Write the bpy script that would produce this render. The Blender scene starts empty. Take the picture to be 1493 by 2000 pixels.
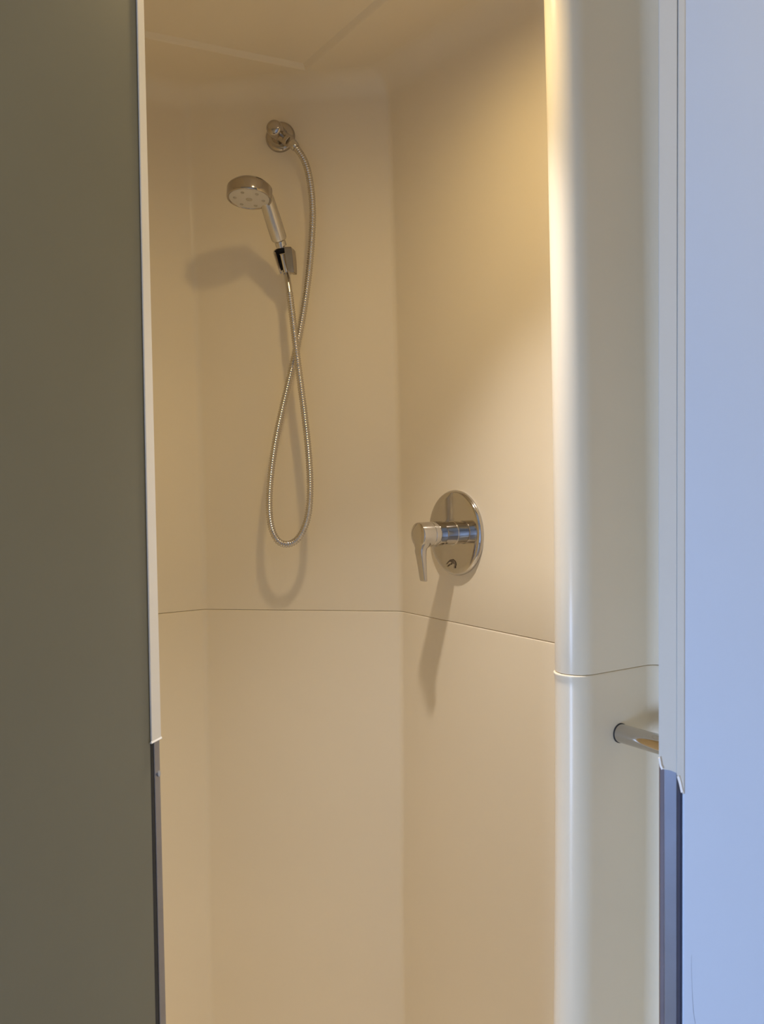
import bpy, bmesh, math
from mathutils import Vector, Matrix
from mathutils.geometry import tessellate_polygon

S = bpy.context.scene
COL = S.collection

# ------------------------------------------------------------------ camera
PITCH, ROLL = math.radians(-2.6), math.radians(0.75)
cam = bpy.data.cameras.new('camera')
cam.sensor_fit = 'VERTICAL'
cam.sensor_height = 36.0
cam.sensor_width = 27.0
cam.lens = 36.0 * 1903 / 2000
cam.clip_start = 0.02
cam.dof.use_dof = True
cam.dof.focus_distance = 1.85
cam.dof.aperture_fstop = 20
cam_o = bpy.data.objects.new('camera', cam)
fwd = Vector((0, math.cos(PITCH), math.sin(PITCH)))
up0 = Vector((0, -math.sin(PITCH), math.cos(PITCH)))
rt0 = Vector((1, 0, 0))
rt = rt0 * math.cos(ROLL) - up0 * math.sin(ROLL)
up = up0 * math.cos(ROLL) + rt0 * math.sin(ROLL)
cam_o.matrix_world = Matrix((
    (rt.x, up.x, -fwd.x, 0), (rt.y, up.y, -fwd.y, 0), (rt.z, up.z, -fwd.z, 1.35), (0, 0, 0, 1)))
COL.objects.link(cam_o)
S.camera = cam_o

# ------------------------------------------------------------------ light
world = bpy.data.worlds.new('daylight')
S.world = world
world.use_nodes = True
bg = world.node_tree.nodes['Background']
bg.inputs[0].default_value = (0.55, 0.75, 1.0, 1)
bg.inputs[1].default_value = 0.3

WIN_X, WIN_Y, WIN_Z = -1.40, (-0.62, 0.02), (0.04, 0.78)
sky = bpy.data.lights.new('window_daylight', 'AREA')     # daylight standing in the low window opening
sky.shape = 'RECTANGLE'
sky.size, sky.size_y = 0.58, 0.68
sky.energy = 44.00
sky.color = (0.466, 0.636, 1.0)
sky_o = bpy.data.objects.new('window_daylight', sky)
sky_o.location = (WIN_X - 0.04, sum(WIN_Y) / 2, sum(WIN_Z) / 2)
sky_o.rotation_euler = (math.radians(90), 0, math.radians(-90))
COL.objects.link(sky_o)

DOWNLIGHT = Vector((0.005, 1.38, 2.142))                   # recessed lamp in the shower ceiling: reflector beam and spill
def lamp(name, watt, colour, angle):
    l = bpy.data.lights.new(name, 'SPOT')
    l.energy = watt
    l.color = colour
    l.shadow_soft_size = 0.024
    l.spot_size = math.radians(angle)
    l.spot_blend = 1.0
    o = bpy.data.objects.new(name, l)
    o.location = DOWNLIGHT
    COL.objects.link(o)
SPILL_W, SPILL_C = 8.90, (1.0, 0.719, 0.326)
BEAM_W, BEAM_C = 48.50, (1.0, 0.938, 0.938)
lamp('downlight_spill', SPILL_W, SPILL_C, 172)
lamp('downlight_beam', BEAM_W, BEAM_C, 76)

ROOM_LAMP = Vector((0.75, 0.20, 2.345))                  # ceiling lamp of the outer room
ROOM_W, ROOM_C = 7.60, (1.0, 0.671, 0.171)
rl = bpy.data.lights.new('room_lamp', 'AREA')
rl.shape = 'DISK'
rl.size = 0.26
rl.energy = ROOM_W
rl.color = ROOM_C
rl_o = bpy.data.objects.new('room_lamp', rl)
rl_o.location = ROOM_LAMP
COL.objects.link(rl_o)

vs = S.view_settings
S.display_settings.display_device = 'sRGB'
vs.view_transform = 'Standard'
vs.look = 'None'
vs.gamma = 1.0
vs.use_curve_mapping = False
vs.exposure = 0.22
try:
    S.cycles.max_bounces = 16
    S.cycles.diffuse_bounces = 10
except Exception:
    pass

# ------------------------------------------------------------------ materials
def mat(name, col, rough=0.5, metal=0.0, spec=0.5, noise=0.0, nscale=6.0, bump=0.0, bscale=300.0, coat=0.0):
    m = bpy.data.materials.new(name)
    m.use_nodes = True
    nt = m.node_tree
    b = nt.nodes['Principled BSDF']
    b.inputs['Base Color'].default_value = (*col, 1)
    b.inputs['Roughness'].default_value = rough
    b.inputs['Metallic'].default_value = metal
    b.inputs['Specular IOR Level'].default_value = spec
    b.inputs['Coat Weight'].default_value = coat
    tc = nt.nodes.new('ShaderNodeTexCoord')
    if noise:
        n = nt.nodes.new('ShaderNodeTexNoise')
        n.inputs['Scale'].default_value = nscale
        n.inputs['Detail'].default_value = 5
        r = nt.nodes.new('ShaderNodeValToRGB')
        r.color_ramp.elements[0].position = 0.3
        r.color_ramp.elements[1].position = 0.7
        r.color_ramp.elements[0].color = (*[c * (1 - noise) for c in col], 1)
        r.color_ramp.elements[1].color = (*[min(1, c * (1 + noise)) for c in col], 1)
        nt.links.new(tc.outputs['Object'], n.inputs['Vector'])
        nt.links.new(n.outputs['Fac'], r.inputs['Fac'])
        nt.links.new(r.outputs['Color'], b.inputs['Base Color'])
    if bump:
        n2 = nt.nodes.new('ShaderNodeTexNoise')
        n2.inputs['Scale'].default_value = bscale
        bp = nt.nodes.new('ShaderNodeBump')
        bp.inputs['Strength'].default_value = bump
        bp.inputs['Distance'].default_value = 0.001
        nt.links.new(tc.outputs['Object'], n2.inputs['Vector'])
        nt.links.new(n2.outputs['Fac'], bp.inputs['Height'])
        nt.links.new(bp.outputs['Normal'], b.inputs['Normal'])
    return m

GEL = mat('cream_gelcoat', (0.83, 0.745, 0.575), 0.28, spec=0.35, noise=0.012, nscale=3, bump=0.04, bscale=60)
GROOVE = mat('dark_joint', (0.10, 0.075, 0.05), 0.8, noise=0.1)
CHROME = mat('chrome', (0.60, 0.58, 0.56), 0.07, 1.0, noise=0.02)
CHROME2 = mat('darker_chrome', (0.47, 0.43, 0.39), 0.12, 1.0, noise=0.04)  # darker, browner chrome for the outlet and shower head
SATIN = mat('satin_chrome', (0.62, 0.60, 0.57), 0.22, 1.0, noise=0.02)
DCHROME = mat('dark_chrome', (0.40, 0.36, 0.33), 0.25, 1.0, noise=0.02)
ALUL = mat('aluminium_warm_reflect', (0.36, 0.335, 0.33), 0.38, 1.0, noise=0.05, nscale=30)  # left channel: same aluminium, its dim warm reflection put into the colour
HOSEM = mat('steel_hose', (0.60, 0.57, 0.53), 0.24, 1.0, noise=0.03)
FACE = mat('shower_face_plastic', (0.62, 0.58, 0.50), 0.35, noise=0.02)
NOZ = mat('nozzle_rubber', (0.47, 0.42, 0.32), 0.6, noise=0.05)
DARKM = mat('dark_seal_and_shade', (0.03, 0.028, 0.027), 0.55, noise=0.1)  # near-black seal and rail flange; also the shade in the clip's hollow
CRACK = mat('paint_crack', (0.33, 0.36, 0.42), 0.7, noise=0.05)
TORN = mat('torn_plastic', (0.93, 0.92, 0.90), 0.45, noise=0.01)
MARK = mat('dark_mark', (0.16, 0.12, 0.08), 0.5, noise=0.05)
ALU = mat('brushed_aluminium', (0.50, 0.53, 0.62), 0.33, 1.0, noise=0.05, nscale=30)  # blue of the reflected sky tinted into the metal's colour
ALUD = mat('aluminium_shaded_edge', (0.22, 0.20, 0.23), 0.45, 1.0, noise=0.05, nscale=30)  # darker copy of the aluminium: shade of the turned faces as colour
PVC = mat('white_plastic_trim', (0.87, 0.85, 0.80), 0.30, noise=0.01)
PVC2 = mat('white_plastic_trim_dimmed', (0.64, 0.625, 0.57), 0.32, noise=0.01)  # same plastic as the left cover, colour darkened to dim its daylight
PAINT = mat('bluish_white_paint', (0.56, 0.63, 0.74), 0.55, noise=0.015, nscale=4, bump=0.05, bscale=120)
DARKP = mat('grey_green_surface', (0.23, 0.215, 0.145), 0.38, noise=0.03, nscale=5, bump=0.03, bscale=80)  # one even dark grey-green over the whole panel
ROOMP = mat('room_wall_paint', (0.55, 0.54, 0.50), 0.6, noise=0.02)
FLOORM = mat('room_floor_vinyl', (0.32, 0.28, 0.23), 0.5, noise=0.08, nscale=12)
LENS = bpy.data.materials.new('lamp_lens')
LENS.use_nodes = True
LENS.node_tree.nodes['Principled BSDF'].inputs['Base Color'].default_value = (0.9, 0.85, 0.75, 1)
LENS.node_tree.nodes['Principled BSDF'].inputs['Emission Color'].default_value = (1, 0.84, 0.6, 1)
LENS.node_tree.nodes['Principled BSDF'].inputs['Emission Strength'].default_value = 8

# ------------------------------------------------------------------ helpers
def mesh_obj(name, verts, faces, m, parent=None, smooth=False, sharp=None):
    me = bpy.data.meshes.new(name)
    me.from_pydata([tuple(v) for v in verts], [], faces)
    me.update()
    bm = bmesh.new(); bm.from_mesh(me)
    bmesh.ops.recalc_face_normals(bm, faces=bm.faces)
    bm.to_mesh(me); bm.free()
    return link(name, me, m, parent, smooth, sharp)

def link(name, me, m, parent=None, smooth=False, sharp=None):
    me.materials.append(m)
    if smooth:
        me.polygons.foreach_set('use_smooth', [True] * len(me.polygons))
        if sharp:
            me.set_sharp_from_angle(angle=math.radians(sharp))
    o = bpy.data.objects.new(name, me)
    COL.objects.link(o)
    if parent:
        o.parent = parent
    return o

def empty(name, loc=(0, 0, 0), label=None, cat=None, kind=None, group=None):
    o = bpy.data.objects.new(name, None)
    o.empty_display_size = 0.05
    o.location = loc
    COL.objects.link(o)
    tag(o, label, cat, kind, group)
    return o

def tag(o, label=None, cat=None, kind=None, group=None):
    for k, v in (('label', label), ('category', cat), ('kind', kind), ('group', group)):
        if v:
            o[k] = v
    return o

def frame(axis, hint=(0, 0, 1)):
    a = Vector(axis).normalized(); h = Vector(hint)
    x = h - a * h.dot(a)
    if x.length < 1e-5:
        x = Vector((1, 0, 0)) - a * a.x
    x.normalize()
    return a, x, a.cross(x)

def rel(vs_, parent):
    """world points into a parent empty's frame (parents are unrotated)"""
    if parent is None:
        return vs_
    p = parent.location.copy(); q = parent
    while q.parent:
        q = q.parent; p += q.location
    return [Vector(v) - p for v in vs_]

def lathe(name, origin, axis, prof, m, parent=None, n=40, arc=None, hint=(0, 0, 1), sharp=35):
    """prof: (distance along the axis, radius); radius 0 closes an end"""
    a, x, y = frame(axis, hint); o = Vector(origin)
    V, F, rows = [], [], []
    for (t, r) in prof:
        if r <= 1e-7:
            rows.append([len(V)] * n); V.append(o + a * t)
        else:
            rows.append(list(range(len(V), len(V) + n)))
            for i in range(n):
                th = 2 * math.pi * i / n
                V.append(o + a * t + (x * math.cos(th) + y * math.sin(th)) * r)
    for p, q in zip(rows, rows[1:]):
        for i in range(n):
            j = (i + 1) % n
            f = []
            for k in (p[i], p[j], q[j], q[i]):
                if k not in f:
                    f.append(k)
            if len(f) > 2:
                F.append(f)
    return mesh_obj(name, rel(V, parent), F, m, parent, True, sharp)

def round_prof(pts, r=0.002, k=4):
    """round the inner vertices of an open 2D polyline"""
    out = [pts[0]]
    for p0, p1, p2 in zip(pts, pts[1:], pts[2:]):
        a = Vector(p0) - Vector(p1); b = Vector(p2) - Vector(p1)
        rr = min(r, a.length * 0.45, b.length * 0.45)
        A = Vector(p1) + a.normalized() * rr; B = Vector(p1) + b.normalized() * rr
        for i in range(k + 1):
            t = i / k
            q = A * (1 - t) ** 2 + Vector(p1) * 2 * t * (1 - t) + B * t * t
            out.append((q.x, q.y))
    out.append(pts[-1])
    return out

def catmull(pts, per=12):
    P = [Vector(p) for p in pts]
    P = [P[0] * 2 - P[1]] + P + [P[-1] * 2 - P[-2]]
    out = []
    for i in range(1, len(P) - 2):
        for k in range(per):
            t = k / per
            a, b, c, d = P[i - 1:i + 3]
            out.append(0.5 * ((2 * b) + (c - a) * t + (2 * a - 5 * b + 4 * c - d) * t * t + (3 * b - a - 3 * c + d) * t ** 3))
    out.append(P[-2])
    return out

def resample(path, step):
    out, acc = [path[0]], 0.0
    for a, b in zip(path, path[1:]):
        L = (b - a).length; pos = 0.0
        while acc + (L - pos) >= step:
            pos += step - acc; acc = 0.0
            out.append(a.lerp(b, pos / L))
        acc += L - pos
    return out

def tube(name, path, radii, m, parent=None, n=16, sharp=None, hint=(0.3, -0.9, 0.2)):
    V, F = [], []
    x = None
    for i, p in enumerate(path):
        d = (path[min(i + 1, len(path) - 1)] - path[max(i - 1, 0)]).normalized()
        if x is None:
            _, x, y = frame(d, hint)
        else:
            x = (x - d * x.dot(d)).normalized(); y = d.cross(x)
        for k in range(n):
            th = 2 * math.pi * k / n
            V.append(p + (x * math.cos(th) + y * math.sin(th)) * radii[i])
    for i in range(len(path) - 1):
        for k in range(n):
            j = (k + 1) % n
            F.append((i * n + k, i * n + j, (i + 1) * n + j, (i + 1) * n + k))
    F.append(list(range(n))[::-1]); F.append(list(range((len(path) - 1) * n, len(path) * n)))
    return mesh_obj(name, rel(V, parent), F, m, parent, True, sharp)

def prism(name, poly, z0, z1, m, parent=None, bevel=0.0, poly_top=None, seg=3):
    """vertical prism over a plan polygon; z0/z1 may be lists (one height per corner)"""
    n = len(poly); pt = poly_top or poly
    zz0 = z0 if isinstance(z0, (list, tuple)) else [z0] * n
    zz1 = z1 if isinstance(z1, (list, tuple)) else [z1] * n
    V = [Vector((p[0], p[1], zz0[i])) for i, p in enumerate(poly)] + [Vector((p[0], p[1], zz1[i])) for i, p in enumerate(pt)]
    F = [list(range(n))[::-1], list(range(n, 2 * n))] + [(i, (i + 1) % n, n + (i + 1) % n, n + i) for i in range(n)]
    o = mesh_obj(name, rel(V, parent), F, m, parent)
    if bevel:
        bm = bmesh.new(); bm.from_mesh(o.data)
        bmesh.ops.bevel(bm, geom=list(bm.edges), offset=bevel, segments=seg, affect='EDGES', clamp_overlap=True)
        bm.to_mesh(o.data); bm.free()
        o.data.polygons.foreach_set('use_smooth', [True] * len(o.data.polygons))
        o.data.set_sharp_from_angle(angle=math.radians(50))
    return o

V2 = lambda x, y: Vector((x, y))

# ------------------------------------------------------------------ the moulded shower pod
NR = V2(0.838, 0.545).normalized()       # across the pod, into the right wall
W = V2(0.545, -0.838).normalized()       # along the right wall, towards the door
NB = V2(0.158, 0.987).normalized()       # into the back wall
FL, SL, L_, R_, FR = V2(-0.722, 1.142), V2(-1.055, 1.655), V2(-0.385, 2.091), V2(0.038, 2.023), V2(0.828, 0.809)
u_w = R_.dot(NR)
uw = lambda u, w: NR * u + W * w
RIB = [uw(u_w, -1.062), uw(0.974, -1.062), uw(0.974, -0.996), uw(u_w, -0.996)]
CORN = [(FL, 0.05), (SL, 0.05), (L_, 0.024), (R_, 0.020)] + [(RIB[0], 0.02), (RIB[1], 0.0328), (RIB[2], 0.0328), (RIB[3], 0.022)] + [(FR, 0.05)]
NSEG = 10

def shear(z):
    d = z - 1.05
    return -0.0115 * d * d if d > 0 else -0.004 * (d / 0.5) ** 2 if d > -0.6 else -0.006

def ring(off, z, upto=None):
    """plan outline of the pod moved inwards by off; list of (corner index, point)"""
    pts = [c[0] for c in CORN]; n = len(pts)
    lines = []
    for i in range(n - 1):
        d = (pts[i + 1] - pts[i]).normalized(); nn = V2(d.y, -d.x)
        lines.append((pts[i] + nn * off, d))
    moved = [lines[0][0]]
    for i in range(1, n - 1):
        (p, d), (q, e) = lines[i - 1], lines[i]
        den = d.x * e.y - d.y * e.x
        t = ((q - p).x * e.y - (q - p).y * e.x) / den
        moved.append(p + d * t)
    moved.append(pts[-1] + V2(lines[-1][1].y, -lines[-1][1].x) * off)
    out = [(0, moved[0])]
    for i in range(1, n - 1):
        a = (moved[i - 1] - moved[i]).normalized(); b = (moved[i + 1] - moved[i]).normalized()
        turn = a.x * b.y - a.y * b.x               # < 0: the wall folds towards the room
        r = CORN[i][1]
        r = r if turn > 0 else r + max(off, -0.004)
        half = a.angle(b) / 2
        tl = r / math.tan(half)
        c = moved[i] + (a + b).normalized() * (r / math.sin(half))
        s = moved[i] + a * tl - c; e = moved[i] + b * tl - c
        a0 = math.atan2(s.y, s.x); a1 = math.atan2(e.y, e.x)
        da = (a1 - a0 + math.pi) % (2 * math.pi) - math.pi
        for k in range(NSEG + 1):
            th = a0 + da * k / NSEG
            out.append((i, c + V2(math.cos(th), math.sin(th)) * r))
    out.append((n - 1, moved[-1]))
    sx = shear(z)
    return [(i, Vector((p.x + sx, p.y, z))) for i, p in out]

# slices of the outline that belong to each wall: corner k's fillet sits at 1+(k-1)*(NSEG+1)
fs = lambda k: 1 + (k - 1) * (NSEG + 1)
fe = lambda k: fs(k) + NSEG
SPAN = {'left': (0, fs(2)), 'back': (fs(2), fe(3)), 'right': (fe(3), fs(4)), 'rib': (fs(4), fe(7)), 'front_part': (fe(7), fs(7) + NSEG + 1)}

SEAM = 1.05
def level_list(part):
    """(offset into the room, extra offset on the rib's nose, height)"""
    if part == 'upper':        # from the seam up to the inner edge of the cove
        lv = [(-0.010, 0, SEAM + 0.0003), (-0.0008, 0, SEAM + 0.0003), (-0.0002, 0, SEAM + 0.0006), (0.0, 0, SEAM + 0.0014)]
        lv += [(0.0, 0, SEAM + (2.098 - SEAM) * k / 8) for k in range(1, 9)]
        for k in range(1, 9):
            th = math.pi / 2 * k / 8
            lv.append((0.05 * (1 - math.cos(th)), 0, 2.098 + 0.052 * math.sin(th)))
        return lv
    lv = [(0.05, 0, 0.04)]
    for k in range(1, 9):
        th = math.pi / 2 * (8 - k) / 8
        lv.append((0.05 * (1 - math.cos(th)), 0, 0.09 - 0.05 * math.sin(th)))
    lv += [(0.0, 0, 0.09 + (SEAM - 0.02 - 0.09) * k / 8) for k in range(1, 9)]
    lv += [(0.0, 0.0006, SEAM - 0.009), (0.0, 0.0022, SEAM - 0.0036), (-0.0001, 0.0024, SEAM - 0.0022), (-0.0003, 0.0022, SEAM - 0.0012), (-0.0008, 0.0012, SEAM - 0.0006), (-0.010, 0, SEAM - 0.0006)]
    return lv

def shell(name, part, wall, parent):
    a, b = SPAN[wall]
    rows = []
    for off, nose, z in level_list(part):
        base = [p for _, p in ring(off, z)][a:b + 1]
        if nose and wall == 'rib':
            k0, k1 = fs(5) - a, fe(6) - a
            for j in range(k0, k1 + 1):
                t = (j - k0) / (k1 - k0)
                g = min(1.0, 4 * t, 2.2 * (1 - t))
                d = base[j] - base[j - 1] if j == k1 else base[j + 1] - base[j]
                base[j] = base[j] + Vector((d.y, -d.x, 0)).normalized() * nose * g
        rows.append(base)
    n = b - a + 1
    V = [v for r in rows for v in r]
    F = []
    for i in range(len(rows) - 1):
        for j in range(n - 1):
            F.append((i * n + j, i * n + j + 1, (i + 1) * n + j + 1, (i + 1) * n + j))
    me = bpy.data.meshes.new(name)
    me.from_pydata([tuple(v) for v in V], [], F)
    me.update()
    return link(name, me, GEL, parent, True, 60)

def joint(wall, parent):
    a, b = SPAN[wall]
    lo = [p for _, p in ring(-0.004, SEAM - 0.006)][a:b + 1]
    hi = [p for _, p in ring(-0.004, SEAM + 0.006)][a:b + 1]
    n = len(lo)
    me = bpy.data.meshes.new('joint')
    me.from_pydata([tuple(v) for v in lo + hi], [], [(j, j + 1, n + j + 1, n + j) for j in range(n - 1)])
    return link('joint', me, GROOVE, parent)

for wname, keys in (('wall_left', ['left']), ('wall_back', ['back']), ('wall_right', ['right', 'rib', 'front_part'])):
    wo = empty(wname, kind='structure')
    wo['label'] = {'wall_left': 'cream moulded shower wall behind the dark panel edge',
                   'wall_back': 'cream moulded shower wall carrying the hand shower and hose',
                   'wall_right': 'cream moulded shower wall carrying the mixer, with a rounded rib'}[wname]
    for k in keys:
        pn = 'rib' if k == 'rib' else 'panel'
        shell(pn, 'upper', k, wo)
        shell(pn, 'lower', k, wo)
        joint(k, wo)

# ceiling of the pod with a shallow rectangular recess
ceil = empty('ceiling', kind='structure')
outer = [p for _, p in ring(0.05, 2.150)]
sx = shear(2.15)
H = V2(-0.142, 1.999); e1 = V2(0.49, -0.872).normalized(); e2 = V2(-0.876, -0.482).normalized()
def rect(g):
    return [H + e1 * g + e2 * g, H + e1 * (0.76 - g) + e2 * g, H + e1 * (0.76 - g) + e2 * (0.42 - g), H + e1 * g + e2 * (0.42 - g)]
hole = [Vector((p.x, p.y, 2.150)) for p in rect(0)]
tri = tessellate_polygon([outer, hole[::-1]])
allv = outer + hole[::-1]
mesh_obj('ceiling_border', allv, [tuple(t) for t in tri], GEL, ceil)
V, F = [], []
stp = [(0.0, 2.150), (0.0012, 2.1506), (0.004, 2.1535), (0.0075, 2.1575), (0.010, 2.1595), (0.0125, 2.160)]
for g, z in stp:
    V += [Vector((p.x, p.y, z)) for p in rect(g)]
for i in range(len(stp) - 1):
    for j in range(4):
        F.append((i * 4 + j, i * 4 + (j + 1) % 4, i * 4 + 4 + (j + 1) % 4, i * 4 + 4 + j))
F.append(tuple(range((len(stp) - 1) * 4, len(stp) * 4)))
mesh_obj('recessed_panel', V, F, GEL, ceil, True, 25)

# shower tray
fl = [p for _, p in ring(0.05, 0.04)]
tray = mesh_obj('floor', fl, [tuple(t) for t in tessellate_polygon([fl])], GEL)
tag(tray, 'cream moulded shower tray', kind='structure')

# ------------------------------------------------------------------ doorway: jambs, trims, outer walls
DF = V2(0.977, -0.21).normalized(); NF = V2(0.21, 0.977).normalized()      # along / into the front wall
A = V2(-0.2530, 1.041); B = V2(-0.2480, 1.060); C = V2(0.2653, 0.9296); D = V2(0.2868, 0.9250)
front = empty('wall_front', kind='structure')
fl2 = [A + V2(-0.012, 0.0025), B + V2(-0.008, 0.001), FL + NF * 0.022 - DF * 0.02, FL - DF * 0.02]
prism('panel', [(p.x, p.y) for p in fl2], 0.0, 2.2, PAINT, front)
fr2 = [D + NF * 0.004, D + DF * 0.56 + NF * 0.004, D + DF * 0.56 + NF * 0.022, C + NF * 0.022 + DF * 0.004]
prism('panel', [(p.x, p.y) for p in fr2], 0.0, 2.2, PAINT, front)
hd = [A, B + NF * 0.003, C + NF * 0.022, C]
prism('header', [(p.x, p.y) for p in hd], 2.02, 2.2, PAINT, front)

# left trim: aluminium channel, seal groove, plastic cover broken off at mid height
CUT = 1.056
t1 = empty('trim_1', kind='structure'); t1['label'] = 'narrow cream strip over a dark metal channel along the left door edge'
AB = (B - A).normalized(); NA = V2(AB.y, -AB.x)           # NA points into the opening
def left_edge(z):                                          # the near edge leans a few millimetres
    return V2(-0.2589 + 0.0047 * z, 1.041)
def lp(z, s, d):                                           # s: 0 near edge .. 1 far edge, d: proud
    a = left_edge(z); b = V2(-0.2480, 1.060)
    return a.lerp(b, s) + NA * d
def left_strip(name, s0, s1, d0, d1, z0, z1, m, bevel=0.0):
    q = lambda z: [tuple(lp(z, s0, d0)), tuple(lp(z, s1, d0)), tuple(lp(z, s1, d1)), tuple(lp(z, s0, d1))]
    return prism(name, q(z0), z0, z1, m, t1, bevel, poly_top=q(z1))
left_strip('channel', 0.40, 0.98, -0.006, 0.0, 0.03, 2.02, ALUL, 0.0006)
left_strip('seal', 0.0, 0.42, -0.008, -0.0012, 0.03, 2.02, DARKM)
left_strip('cover_strip', -0.01, 1.0, 0.0002, 0.0020, CUT, 2.02, PVC, 0.0006)
# flared broken lip at the end of the cover
V = [Vector((*lp(CUT, s, d), CUT + z)) for s in (-0.06, 1.02) for (d, z) in ((0.0018, 0.0022), (0.0028, 0.0), (0.0024, -0.0006), (0.0, 0.0))]
mesh_obj('torn_lip', rel(V, t1), [(0, 1, 5, 4), (1, 2, 6, 5), (2, 3, 7, 6), (3, 0, 4, 7), (0, 3, 2, 1), (4, 5, 6, 7)], TORN, t1)
nk = lp(1.018, 0.75, 0.0004)
lathe('rivet', (nk.x, nk.y, 1.018), (NA.x, NA.y, 0.15), [(0, 0.0034), (0.001, 0.0034), (0.0016, 0.002), (0.0018, 0)], ALU, t1, 16)

# dark grey-green splayed panel to the left of the doorway
SP = V2(-0.45, -0.893).normalized(); SN = V2(-SP.y, SP.x) * -1
wl = empty('wall_outer_left', kind='structure'); wl['label'] = 'dark grey-green panel left of the shower doorway'
def splay(z):
    a = left_edge(z) - NA * 0.0002
    e = a + SP * 0.225
    nout = V2(SP.y, -SP.x)
    if nout.dot(V2(1, -1)) > 0: nout = -nout
    return [tuple(a), tuple(e), tuple(e + nout * 0.02), tuple(a + nout * 0.02)]
prism('panel', splay(0.0), 0.0, 2.4, DARKP, wl, poly_top=splay(2.4))

# right trim
t2 = empty('trim_2', kind='structure'); t2['label'] = 'pale strip over a grey metal channel along the right door edge'
cp = lambda s, d: tuple(C.lerp(D, s) - NF * d)            # d: proud towards the room
prism('channel', [cp(0.20, 0.0), cp(0.72, 0.0), cp(0.72, -0.012), cp(0.20, -0.012)], 0.03, 2.02, ALU, t2, 0.0006)
prism('channel_edge', [cp(0.02, -0.004), cp(0.20, -0.0006), cp(0.20, -0.016), cp(0.02, -0.016)], 0.03, 2.02, ALUD, t2, 0.0004)
prism('channel_edge', [cp(0.72, -0.001), cp(0.97, -0.004), cp(0.97, -0.012), cp(0.72, -0.012)], 0.03, 2.02, ALUD, t2, 0.0004)
def sheet(name, front_pts, back_pts, m, parent):
    n = len(front_pts); V = front_pts + back_pts
    F = [tuple(range(n)), tuple(range(2 * n - 1, n - 1, -1))] + [(i, (i + 1) % n, n + (i + 1) % n, n + i) for i in range(n)]
    o = mesh_obj(name, rel([Vector(v) for v in V], parent), F, m, parent)
    bm = bmesh.new(); bm.from_mesh(o.data)
    bmesh.ops.bevel(bm, geom=list(bm.edges), offset=0.0005, segments=2, affect='EDGES', clamp_overlap=True)
    bm.to_mesh(o.data); bm.free()
    return o
edge = [(-0.04, CUT + 0.012), (0.02, CUT + 0.004), (0.10, CUT), (0.45, CUT - 0.0008), (0.72, CUT - 0.003)]
fp = [(*cp(s, 0.0022), z) for s, z in edge] + [(*cp(0.72, 0.0022), 2.02), (*cp(-0.04, 0.0022), 2.02)]
bp_ = [(*cp(s, 0.0004), z) for s, z in edge] + [(*cp(0.72, 0.0004), 2.02), (*cp(-0.04, 0.0004), 2.02)]
sheet('cover_strip', fp, bp_, PVC2, t2)
edge = [(0.70, CUT - 0.003), (0.74, CUT - 0.006), (0.84, CUT - 0.013), (0.95, CUT - 0.023), (1.04, CUT - 0.023)]
fp = [(*cp(s, 0.0030), z) for s, z in edge] + [(*cp(1.04, 0.0030), 2.02), (*cp(0.76, 0.0030), 2.02)]
bp_ = [(*cp(s, -0.002), z) for s, z in edge] + [(*cp(1.04, -0.002), 2.02), (*cp(0.76, -0.002), 2.02)]
sheet('cover_bead', fp, bp_, PVC2, t2)

def sliver(pts, w):                                        # torn white edges of the broken cover
    fp = [(*cp(s - w, 0.0040), z + 0.0010) for s, z in pts] + [(*cp(s + w, 0.0040), z + 0.0022) for s, z in pts[::-1]]
    bq = [(*cp(s - w, 0.0018), z + 0.0010) for s, z in pts] + [(*cp(s + w, 0.0018), z + 0.0022) for s, z in pts[::-1]]
    n = len(fp)
    mesh_obj('torn_lip', rel([Vector(v) for v in fp + bq], t2), [tuple(range(n)), tuple(range(2 * n - 1, n - 1, -1))] + [(i, (i + 1) % n, n + (i + 1) % n, n + i) for i in range(n)], TORN, t2)
sliver([(-0.03, CUT + 0.010), (0.03, CUT + 0.002), (0.10, CUT - 0.001)], 0.035)
sliver([(0.76, CUT - 0.007), (0.85, CUT - 0.014), (0.93, CUT - 0.0225)], 0.045)

# outer wall right of the doorway, its paint itself bluish white
wr = empty('wall_outer_right', kind='structure'); wr['label'] = 'bluish-white painted wall right of the shower doorway'
e0 = C.lerp(D, 0.975)
pw = [e0 - NF * 0.002, e0 + DF * 1.95 - NF * 0.002, e0 + DF * 1.95 + NF * 0.012, e0 + NF * 0.003]
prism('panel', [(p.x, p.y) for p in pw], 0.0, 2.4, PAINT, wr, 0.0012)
# hairline crack in the paint low on that wall
ck = [(0.0082, 0.876), (0.0080, 0.862), (0.0086, 0.846), (0.0092, 0.832), (0.0098, 0.820), (0.0116, 0.809), (0.0118, 0.796)]
V = []
for i, (s, z) in enumerate(ck):
    q = e0 + DF * s - NF * 0.00215
    wdt = (0.00008, 0.0001, 0.00008, 0.00016, 0.00022, 0.0002, 0.00006)[i]
    V += [Vector((*(q - DF * wdt), z)), Vector((*(q + DF * wdt), z))]
mesh_obj('paint_crack', rel(V, wr), [(2 * i, 2 * i + 1, 2 * i + 3, 2 * i + 2) for i in range(len(ck) - 1)], CRACK, wr)

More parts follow.
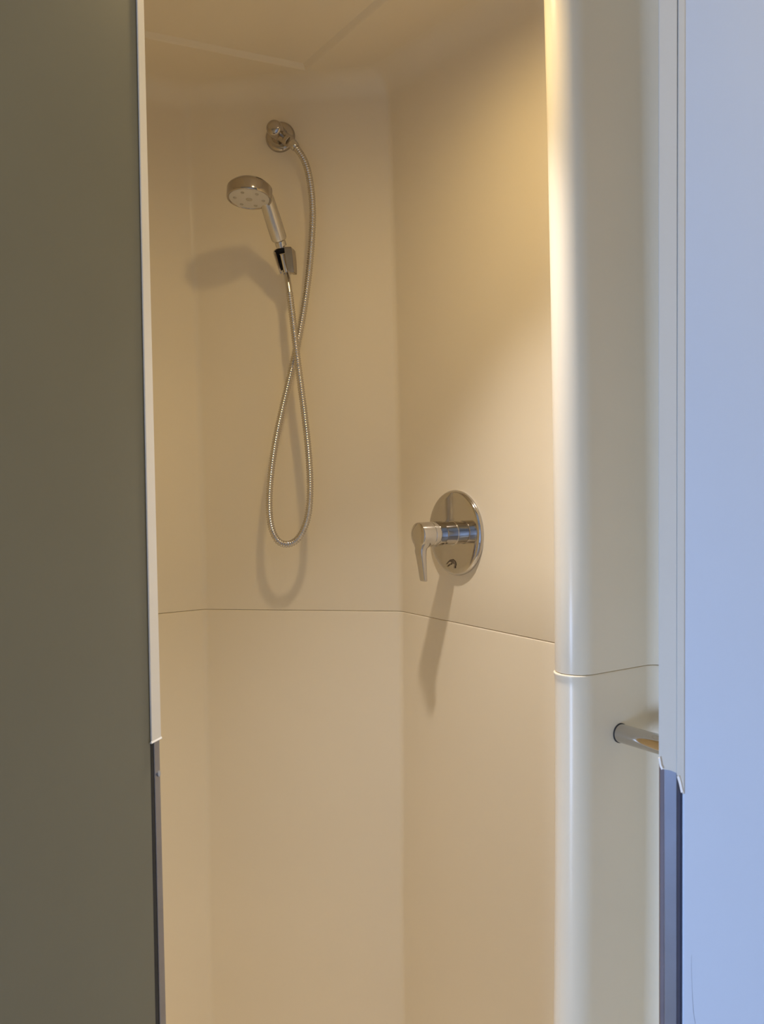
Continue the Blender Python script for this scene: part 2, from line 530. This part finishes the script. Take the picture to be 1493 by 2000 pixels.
# the room the camera stands in
e_sp = V2(*splay(1.0)[1])
def box_wall(name, p, q, th, z0=0.0, z1=2.4, parent=None, m=ROOMP):
    p, q = V2(*p), V2(*q); d = (q - p).normalized(); n = V2(d.y, -d.x) * th
    return prism(name, [tuple(p), tuple(q), tuple(q + n), tuple(p + n)], z0, z1, m, parent)
rm = empty('wall_room_front', kind='structure')
box_wall('panel', (WIN_X - 0.1, e_sp.y + 0.02), (e_sp.x + 0.002, e_sp.y + 0.02), -0.05, parent=rm)
rs = empty('wall_room_right', kind='structure')
ee = e0 + DF * 1.95
box_wall('panel', (ee.x - 0.02, ee.y + 0.1), (ee.x - 0.02, -1.4), -0.08, parent=rs)
rr_ = empty('wall_room_rear', kind='structure')
box_wall('panel', (WIN_X - 0.1, -1.4), (ee.x + 0.06, -1.4), 0.08, parent=rr_, m=PAINT)
lw = empty('wall_room_left', kind='structure')
x0, x1 = WIN_X - 0.08, WIN_X
def lbox(ya, yb, za, zb, name='panel'):
    prism(name, [(x0, ya), (x1, ya), (x1, yb), (x0, yb)], za, zb, ROOMP, lw)
lbox(-1.4, WIN_Y[0], 0, 2.4); lbox(WIN_Y[1], e_sp.y + 0.07, 0, 2.4)
lbox(WIN_Y[0], WIN_Y[1], 0, WIN_Z[0]); lbox(WIN_Y[0], WIN_Y[1], WIN_Z[1], 2.4)
win = empty('window_1', kind='structure')
for ya, yb, za, zb in ((WIN_Y[0], WIN_Y[0] + 0.03, *WIN_Z), (WIN_Y[1] - 0.03, WIN_Y[1], *WIN_Z),
                       (WIN_Y[0], WIN_Y[1], WIN_Z[0], WIN_Z[0] + 0.03), (WIN_Y[0], WIN_Y[1], WIN_Z[1] - 0.03, WIN_Z[1])):
    prism('window_frame', [(WIN_X - 0.035, ya), (WIN_X - 0.005, ya), (WIN_X - 0.005, yb), (WIN_X - 0.035, yb)], za, zb, PVC, win, 0.002)
prism('floor_room', [(-1.6, -1.5), (2.4, -1.5), (2.4, 2.3), (-1.6, 2.3)], -0.05, 0.0, FLOORM)['kind'] = 'structure'
prism('ceiling_room', [(-1.6, -1.5), (2.4, -1.5), (2.4, 2.3), (-1.6, 2.3)], 2.4, 2.45, ROOMP)['kind'] = 'structure'

# ------------------------------------------------------------------ downlight in the pod ceiling
dl = empty('downlight', (DOWNLIGHT.x, DOWNLIGHT.y, 2.16), 'small round downlight set in the cream ceiling recess above the door', 'lamp')
lathe('lamp_ring', (DOWNLIGHT.x, DOWNLIGHT.y, 2.16), (0, 0, -1), [(0, 0.045), (0.003, 0.045), (0.005, 0.042), (0.005, 0.032), (0.0, 0.030)], PVC, dl)
lathe('lamp_lens', (DOWNLIGHT.x, DOWNLIGHT.y, 2.159), (0, 0, -1), [(0, 0.030), (0.001, 0.028), (0.0015, 0)], LENS, dl)

rmp = empty('ceiling_lamp', (ROOM_LAMP.x, ROOM_LAMP.y, 2.4), 'round white lamp on the ceiling of the room outside the shower', 'lamp')
lathe('lamp_base', (ROOM_LAMP.x, ROOM_LAMP.y, 2.4), (0, 0, -1), round_prof([(0, 0.0), (0, 0.165), (0.05, 0.165), (0.052, 0.145), (0.045, 0.138), (0.045, 0.0)], 0.004), PVC, rmp, 48)

# ------------------------------------------------------------------ hose outlet elbow on the back wall
NB3 = Vector((NB.x, NB.y, 0)); TB3 = Vector((NB.y, -NB.x, 0)); UP = Vector((0, 0, 1))
FLG = Vector((-0.2006, 2.0620, 2.0393))
el = empty('hose_outlet', FLG, 'chrome elbow on a round flange high on the back wall, hose leaving it', 'water outlet')
lathe('flange', FLG, -NB3, round_prof([(-0.002, 0.0), (-0.002, 0.0315), (0.006, 0.0315), (0.012, 0.027), (0.013, 0.0)], 0.004), CHROME2, el, 48, sharp=60)
cap_ax = Vector((-0.0075, -0.0585, 0.000)).normalized()
lathe('elbow', FLG, cap_ax, round_prof([(0.004, 0.0), (0.004, 0.019), (0.020, 0.0165), (0.062, 0.0160), (0.066, 0.010), (0.0675, 0.0)], 0.004), CHROME2, el, 40, sharp=60)
so = FLG - NB3 * 0.036
sd = (Vector((-0.1711, 2.0160, 2.0101)) - so).normalized()
lathe('spout', so, sd, round_prof([(0.0, 0.0), (0.0, 0.0115), (0.026, 0.0115), (0.028, 0.0125), (0.036, 0.0125), (0.037, 0.0)], 0.001), CHROME2, el, 32)

# ------------------------------------------------------------------ hand shower
HN = Vector((-0.045, -0.21, -0.976)).normalized()
Fc = Vector((-0.2459, 1.8862, 1.8667))
Pb = Vector((-0.1975, 1.9645, 1.8068)); Pt = Vector((-0.2152, 1.9167, 1.8707))
HD = (Pt - Pb).normalized()
hs = empty('hand_shower', Fc, 'chrome hand shower with a pale round face, held in the wall clip', 'shower head')
lathe('head', Fc, -HN, round_prof([(0.0015, 0.0), (0.0015, 0.038), (-0.0015, 0.040), (-0.0015, 0.0425), (0.003, 0.0435), (0.021, 0.0435), (0.030, 0.034), (0.035, 0.016), (0.0355, 0.0)], 0.003), CHROME2, hs, 64, sharp=60)
fpz = lathe('spray_face', Fc, HN, round_prof([(-0.004, 0.0388), (0.0006, 0.0388), (0.0012, 0.030), (0.0018, 0.012), (0.0018, 0.0)], 0.001), FACE, hs, 56)
_, fx, fy = frame(HN)
nz = None
spots = [(0.0, 0.0, 0.0062)] + [(0.027, i * 60 + 8, 0.0036) for i in range(6)]
for i, (rad, ang, rn) in enumerate(spots):
    th = math.radians(ang)
    q = Fc + (fx * math.cos(th) + fy * math.sin(th)) * rad + HN * (0.0016 if i == 0 else 0.0010)
    o = lathe('nozzle', q, HN, [(-0.001, rn), (0.0008, rn), (0.0014, rn * 0.8), (0.0006, rn * 0.45), (0.0004, 0)], NOZ, None, 20)
    o.parent = fpz
    for v in o.data.vertices:
        v.co -= Fc
HL = (Pt - Pb).length
lathe('handle', Pb, HD, round_prof([(-0.001, 0.0), (-0.001, 0.0135), (0.003, 0.0158), (0.03, 0.0160), (HL, 0.0150), (HL + 0.022, 0.0125), (HL + 0.030, 0.0)], 0.003), SATIN, hs, 40, sharp=60)
lathe('neck', Pb, -HD, [(0.0, 0.0), (0.0, 0.0122), (0.0015, 0.0105), (0.003, 0.0112), (0.013, 0.0112), (0.014, 0.0095), (0.014, 0.0)], CHROME, hs, 32)

# ------------------------------------------------------------------ wall clip
ax = (Vector((-0.1888, 2.0016, 1.7525)) - Vector((-0.1948, 1.9717, 1.7963))).normalized()   # down the nut
S0 = Vector((-0.1942, 1.9770, 1.7885))
ck_ = empty('wall_clip', S0 + NB3 * 0.07, 'dark chrome forked clip on the back wall gripping the hand shower', 'holder')
def clip_sleeve(name, th0, th1, parent, m, sec):
    a, x, y = frame(ax, -NB3)                      # angle 0 faces the room, 90 the left
    V, F, n = [], [], 18
    for t, ri, ro in sec:
        for rr in (ri, ro):
            for i in range(n + 1):
                th = math.radians(th0 + (th1 - th0) * i / n)
                V.append(S0 + a * t + (x * math.cos(th) + y * math.sin(th)) * rr)
    k = n + 1
    for s in range(len(sec) - 1):
        b0, b1 = s * 2 * k, (s + 1) * 2 * k
        for i in range(n):
            F.append((b0 + i, b0 + i + 1, b1 + i + 1, b1 + i))
            F.append((b0 + k + i, b0 + k + i + 1, b1 + k + i + 1, b1 + k + i))
        F.append((b0, b0 + k, b1 + k, b1)); F.append((b0 + n, b0 + k + n, b1 + k + n, b1 + n))
    e = (len(sec) - 1) * 2 * k
    for i in range(n):
        F.append((i, i + 1, k + i + 1, k + i)); F.append((e + i, e + i + 1, e + k + i + 1, e + k + i))
    return mesh_obj(name, rel(V, parent), F, m, parent, True, 40)
LEFT = 1 if frame(ax, -NB3)[2].x < 0 else -1
clip_sleeve('prong', LEFT * 44, LEFT * 250, ck_, CHROME, [(0.000, 0.0150, 0.0172), (0.003, 0.0148, 0.0180), (0.024, 0.0130, 0.0160), (0.042, 0.0112, 0.0136), (0.045, 0.0110, 0.0130)])
clip_sleeve('hollow_shade', LEFT * 50, LEFT * 255, ck_, DARKM, [(0.001, 0.0138, 0.0149), (0.024, 0.0118, 0.0129), (0.044, 0.0100, 0.0110)])  # dark shell standing in for the shade inside the clip
# broad flat prong on the right
def cpt(r, o, z):
    return S0 + TB3 * r - NB3 * o + UP * z
sec = [(0.0085, 0.0225, -0.014, 0.015, 0.0030), (0.0090, 0.0240, -0.016, 0.016, 0.0000), (0.0105, 0.0255, -0.018, 0.015, -0.018), (0.0140, 0.0262, -0.018, 0.012, -0.040), (0.0190, 0.0262, -0.017, 0.009, -0.0465)]
V = []
for r0, r1, o0, o1, z in sec:
    V += [cpt(r0, o0, z), cpt(r1, o0, z), cpt(r1, o1, z), cpt(r0, o1, z)]
F = [(0, 1, 2, 3), tuple(range(len(V) - 4, len(V)))]
for i in range(len(sec) - 1):
    for j in range(4):
        F.append((i * 4 + j, i * 4 + (j + 1) % 4, i * 4 + 4 + (j + 1) % 4, i * 4 + 4 + j))
pr = mesh_obj('prong', rel(V, ck_), F, DCHROME, ck_)
bm = bmesh.new(); bm.from_mesh(pr.data)
bmesh.ops.bevel(bm, geom=list(bm.edges), offset=0.0008, segments=2, affect='EDGES', clamp_overlap=True)
bm.to_mesh(pr.data); bm.free()
mid = S0 + ax * 0.020 - TB3 * 0.004
lathe('bracket_arm', mid + NB3 * 0.010, NB3, round_prof([(0.0, 0.0), (0.0, 0.0095), (0.046, 0.0100), (0.052, 0.0125), (0.070, 0.0125), (0.070, 0.0)], 0.003), CHROME, ck_, 36, sharp=60)

# ------------------------------------------------------------------ hose
HOSE=[(-0.1711,2.0160,2.0101),(-0.1614,2.0104,1.9969),(-0.1489,2.0053,1.9757),(-0.1397,2.0008,1.9456),(-0.1340,1.9979,1.9038),(-0.1325,1.9966,1.8626),(-0.1354,1.9961,1.8113),(-0.1404,1.9969,1.7602),(-0.1476,1.9980,1.7090),(-0.1580,1.9997,1.6526),(-0.1717,2.0009,1.5908),(-0.1885,2.0005,1.5234),(-0.2041,1.9990,1.4610),(-0.2176,1.9971,1.3985),(-0.2268,1.9945,1.3358),(-0.2307,1.9921,1.2783),(-0.2271,1.9895,1.2333),(-0.2147,1.9865,1.2050),(-0.1956,1.9824,1.1967),(-0.1752,1.9781,1.2051),(-0.1589,1.9745,1.2291),(-0.1488,1.9719,1.2624),(-0.1448,1.9702,1.3091),(-0.1460,1.9704,1.3660),(-0.1512,1.9723,1.4331),(-0.1585,1.9745,1.5002),(-0.1669,1.9778,1.5726),(-0.1734,1.9819,1.6348),(-0.1792,1.9869,1.6869),(-0.1843,1.9938,1.7273),(-0.1883,2.0015,1.7504)]
ho = empty('shower_hose', HOSE[0], 'ribbed steel hose hanging in a long loop on the back wall', 'hose')
path = resample(catmull(HOSE, 16), 0.0012)
rad = [(0.00715, 0.00715, 0.00585, 0.00585)[i % 4] for i in range(len(path))]
# the last stretch below the hand shower is sheathed and a little thinner
NS = int(0.045 / 0.0012)
tube('ribbed_tube', path[:len(path) - NS], rad[:len(path) - NS], HOSEM, ho, 14, sharp=80)
sl = path[len(path) - NS - 2:]
tube('sleeve', sl[::3], [0.0062] * len(sl[::3]), SATIN, ho, 16, sharp=60)
p0 = path[-1]
lathe('cone_nut', p0, (S0 - p0), round_prof([(-0.004, 0.0), (-0.004, 0.0070), (0.003, 0.0070), (0.004, 0.0064), (0.040, 0.0078), (0.040, 0.0)], 0.0008), CHROME, ho, 28)
d0 = (Vector(HOSE[1]) - Vector(HOSE[0])).normalized()
lathe('hose_nut', Vector(HOSE[0]) - d0 * 0.004, d0, round_prof([(0.0, 0.0), (0.0, 0.0105), (0.012, 0.0098), (0.016, 0.0078), (0.016, 0.0)], 0.0008), CHROME, ho, 12)

# ------------------------------------------------------------------ mixer on the right wall
MC = Vector((0.143, 1.861, 1.224)); NR3 = Vector((NR.x, NR.y, 0)); W3 = Vector((W.x, W.y, 0)); MO = -NR3
mx = empty('shower_mixer', MC, 'chrome single-lever shower mixer with a round plate on the right wall', 'tap')
lathe('plate', MC, MO, round_prof([(-0.002, 0.0), (-0.002, 0.0815), (0.004, 0.0822), (0.0095, 0.0785), (0.0105, 0.070), (0.0115, 0.03), (0.0115, 0.0)], 0.0025), CHROME, mx, 96, sharp=70)
lathe('sleeve', MC, MO, round_prof([(0.010, 0.0), (0.010, 0.0236), (0.0125, 0.0236), (0.0132, 0.0222), (0.038, 0.0220), (0.038, 0.0)], 0.0006), CHROME, mx, 64)
lathe('hub', MC, MO, round_prof([(0.037, 0.0), (0.037, 0.0232), (0.0635, 0.0238), (0.0640, 0.0232), (0.0646, 0.0238), (0.0915, 0.0232), (0.0945, 0.016), (0.0950, 0.0)], 0.0022), CHROME, mx, 64, sharp=60)
# flat tapering lever running down out of the hub's front
def lever():
    V, F, n = [], [], 28
    # down the lever: (dz, centre distance from the wall, half thickness, half width, squareness)
    secs = [(0.0080, 0.0820, 0.0100, 0.0180, 3.0), (0.0, 0.0820, 0.0118, 0.0216, 3.4), (-0.0100, 0.0815, 0.0125, 0.0208, 3.4), (-0.0180, 0.0815, 0.0122, 0.0172, 3.2), (-0.0225, 0.0830, 0.0104, 0.0146, 3.2),
            (-0.0255, 0.0846, 0.0082, 0.0126, 3.4), (-0.0300, 0.0858, 0.0070, 0.0120, 5), (-0.0430, 0.0846, 0.0058, 0.0102, 6), (-0.0580, 0.0828, 0.0049, 0.0093, 6),
            (-0.0845, 0.0797, 0.0038, 0.0083, 6), (-0.0868, 0.0794, 0.0035, 0.0080, 6), (-0.0876, 0.0793, 0.0024, 0.0068, 5)]
    for dz, off, ht, hw, pw_ in secs:
        for i in range(n):
            th = 2 * math.pi * i / n
            c, s = math.cos(th), math.sin(th)
            cx = math.copysign(abs(c) ** (2 / pw_), c); sy = math.copysign(abs(s) ** (2 / pw_), s)
            V.append(MC + MO * (off + ht * cx) + W3 * (hw * sy) + UP * dz)
    for k in range(len(secs) - 1):
        for i in range(n):
            j = (i + 1) % n
            F.append((k * n + i, k * n + j, (k + 1) * n + j, (k + 1) * n + i))
    F.append(tuple(range(n))); F.append(tuple(range((len(secs) - 1) * n, len(secs) * n)))
    return mesh_obj('lever', rel(V, mx), F, CHROME, mx, True, 50)
lever()
# small curved mark on the plate below the lever
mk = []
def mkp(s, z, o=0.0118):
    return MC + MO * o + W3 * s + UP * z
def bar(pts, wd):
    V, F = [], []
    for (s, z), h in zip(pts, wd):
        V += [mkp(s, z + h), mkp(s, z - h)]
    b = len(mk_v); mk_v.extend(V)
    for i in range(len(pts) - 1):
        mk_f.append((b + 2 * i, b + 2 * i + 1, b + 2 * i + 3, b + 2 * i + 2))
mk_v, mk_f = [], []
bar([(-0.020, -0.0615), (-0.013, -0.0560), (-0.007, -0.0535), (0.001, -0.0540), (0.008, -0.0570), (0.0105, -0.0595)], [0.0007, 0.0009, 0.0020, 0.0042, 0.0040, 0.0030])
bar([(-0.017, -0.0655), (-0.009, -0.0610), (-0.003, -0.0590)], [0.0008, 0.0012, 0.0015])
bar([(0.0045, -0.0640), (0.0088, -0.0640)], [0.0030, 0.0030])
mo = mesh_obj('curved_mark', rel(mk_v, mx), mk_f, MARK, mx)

# ------------------------------------------------------------------ grab rail from the rib towards the door
RB = Vector((0.3442, 1.4142, 0.9569))
RB = RB - W3 * (RB.x * W3.x + RB.y * W3.y - (-0.996))
gr = empty('grab_rail', RB, 'chrome round rail fixed to the cream rib behind the right door edge', 'rail')
pts = [RB - W3 * 0.002] + [RB + W3 * t for t in (0.01, 0.1, 0.2, 0.3)]
cc = RB + W3 * 0.31 + NR3 * 0.04
for k in range(1, 9):
    th = math.pi / 2 * k / 8
    pts.append(cc - NR3 * 0.04 * math.cos(th) + W3 * 0.04 * math.sin(th))
wall_gap = u_w - (RB.x * NR3.x + RB.y * NR3.y)
pts.append(RB + W3 * 0.35 + NR3 * (wall_gap + 0.002))
tube('rail_tube', pts, [0.0137] * len(pts), CHROME, gr, 32, sharp=60)
lathe('rail_flange', RB, W3, [(-0.001, 0.0), (-0.001, 0.0146), (0.0012, 0.0146), (0.0018, 0.0139), (0.0018, 0.0)], DARKM, gr, 32)
EB = RB + W3 * 0.35 + NR3 * wall_gap
lathe('end_flange', EB, -NR3, [(-0.002, 0.0), (-0.002, 0.030), (0.004, 0.030), (0.007, 0.018), (0.007, 0.0)], CHROME, gr, 32)
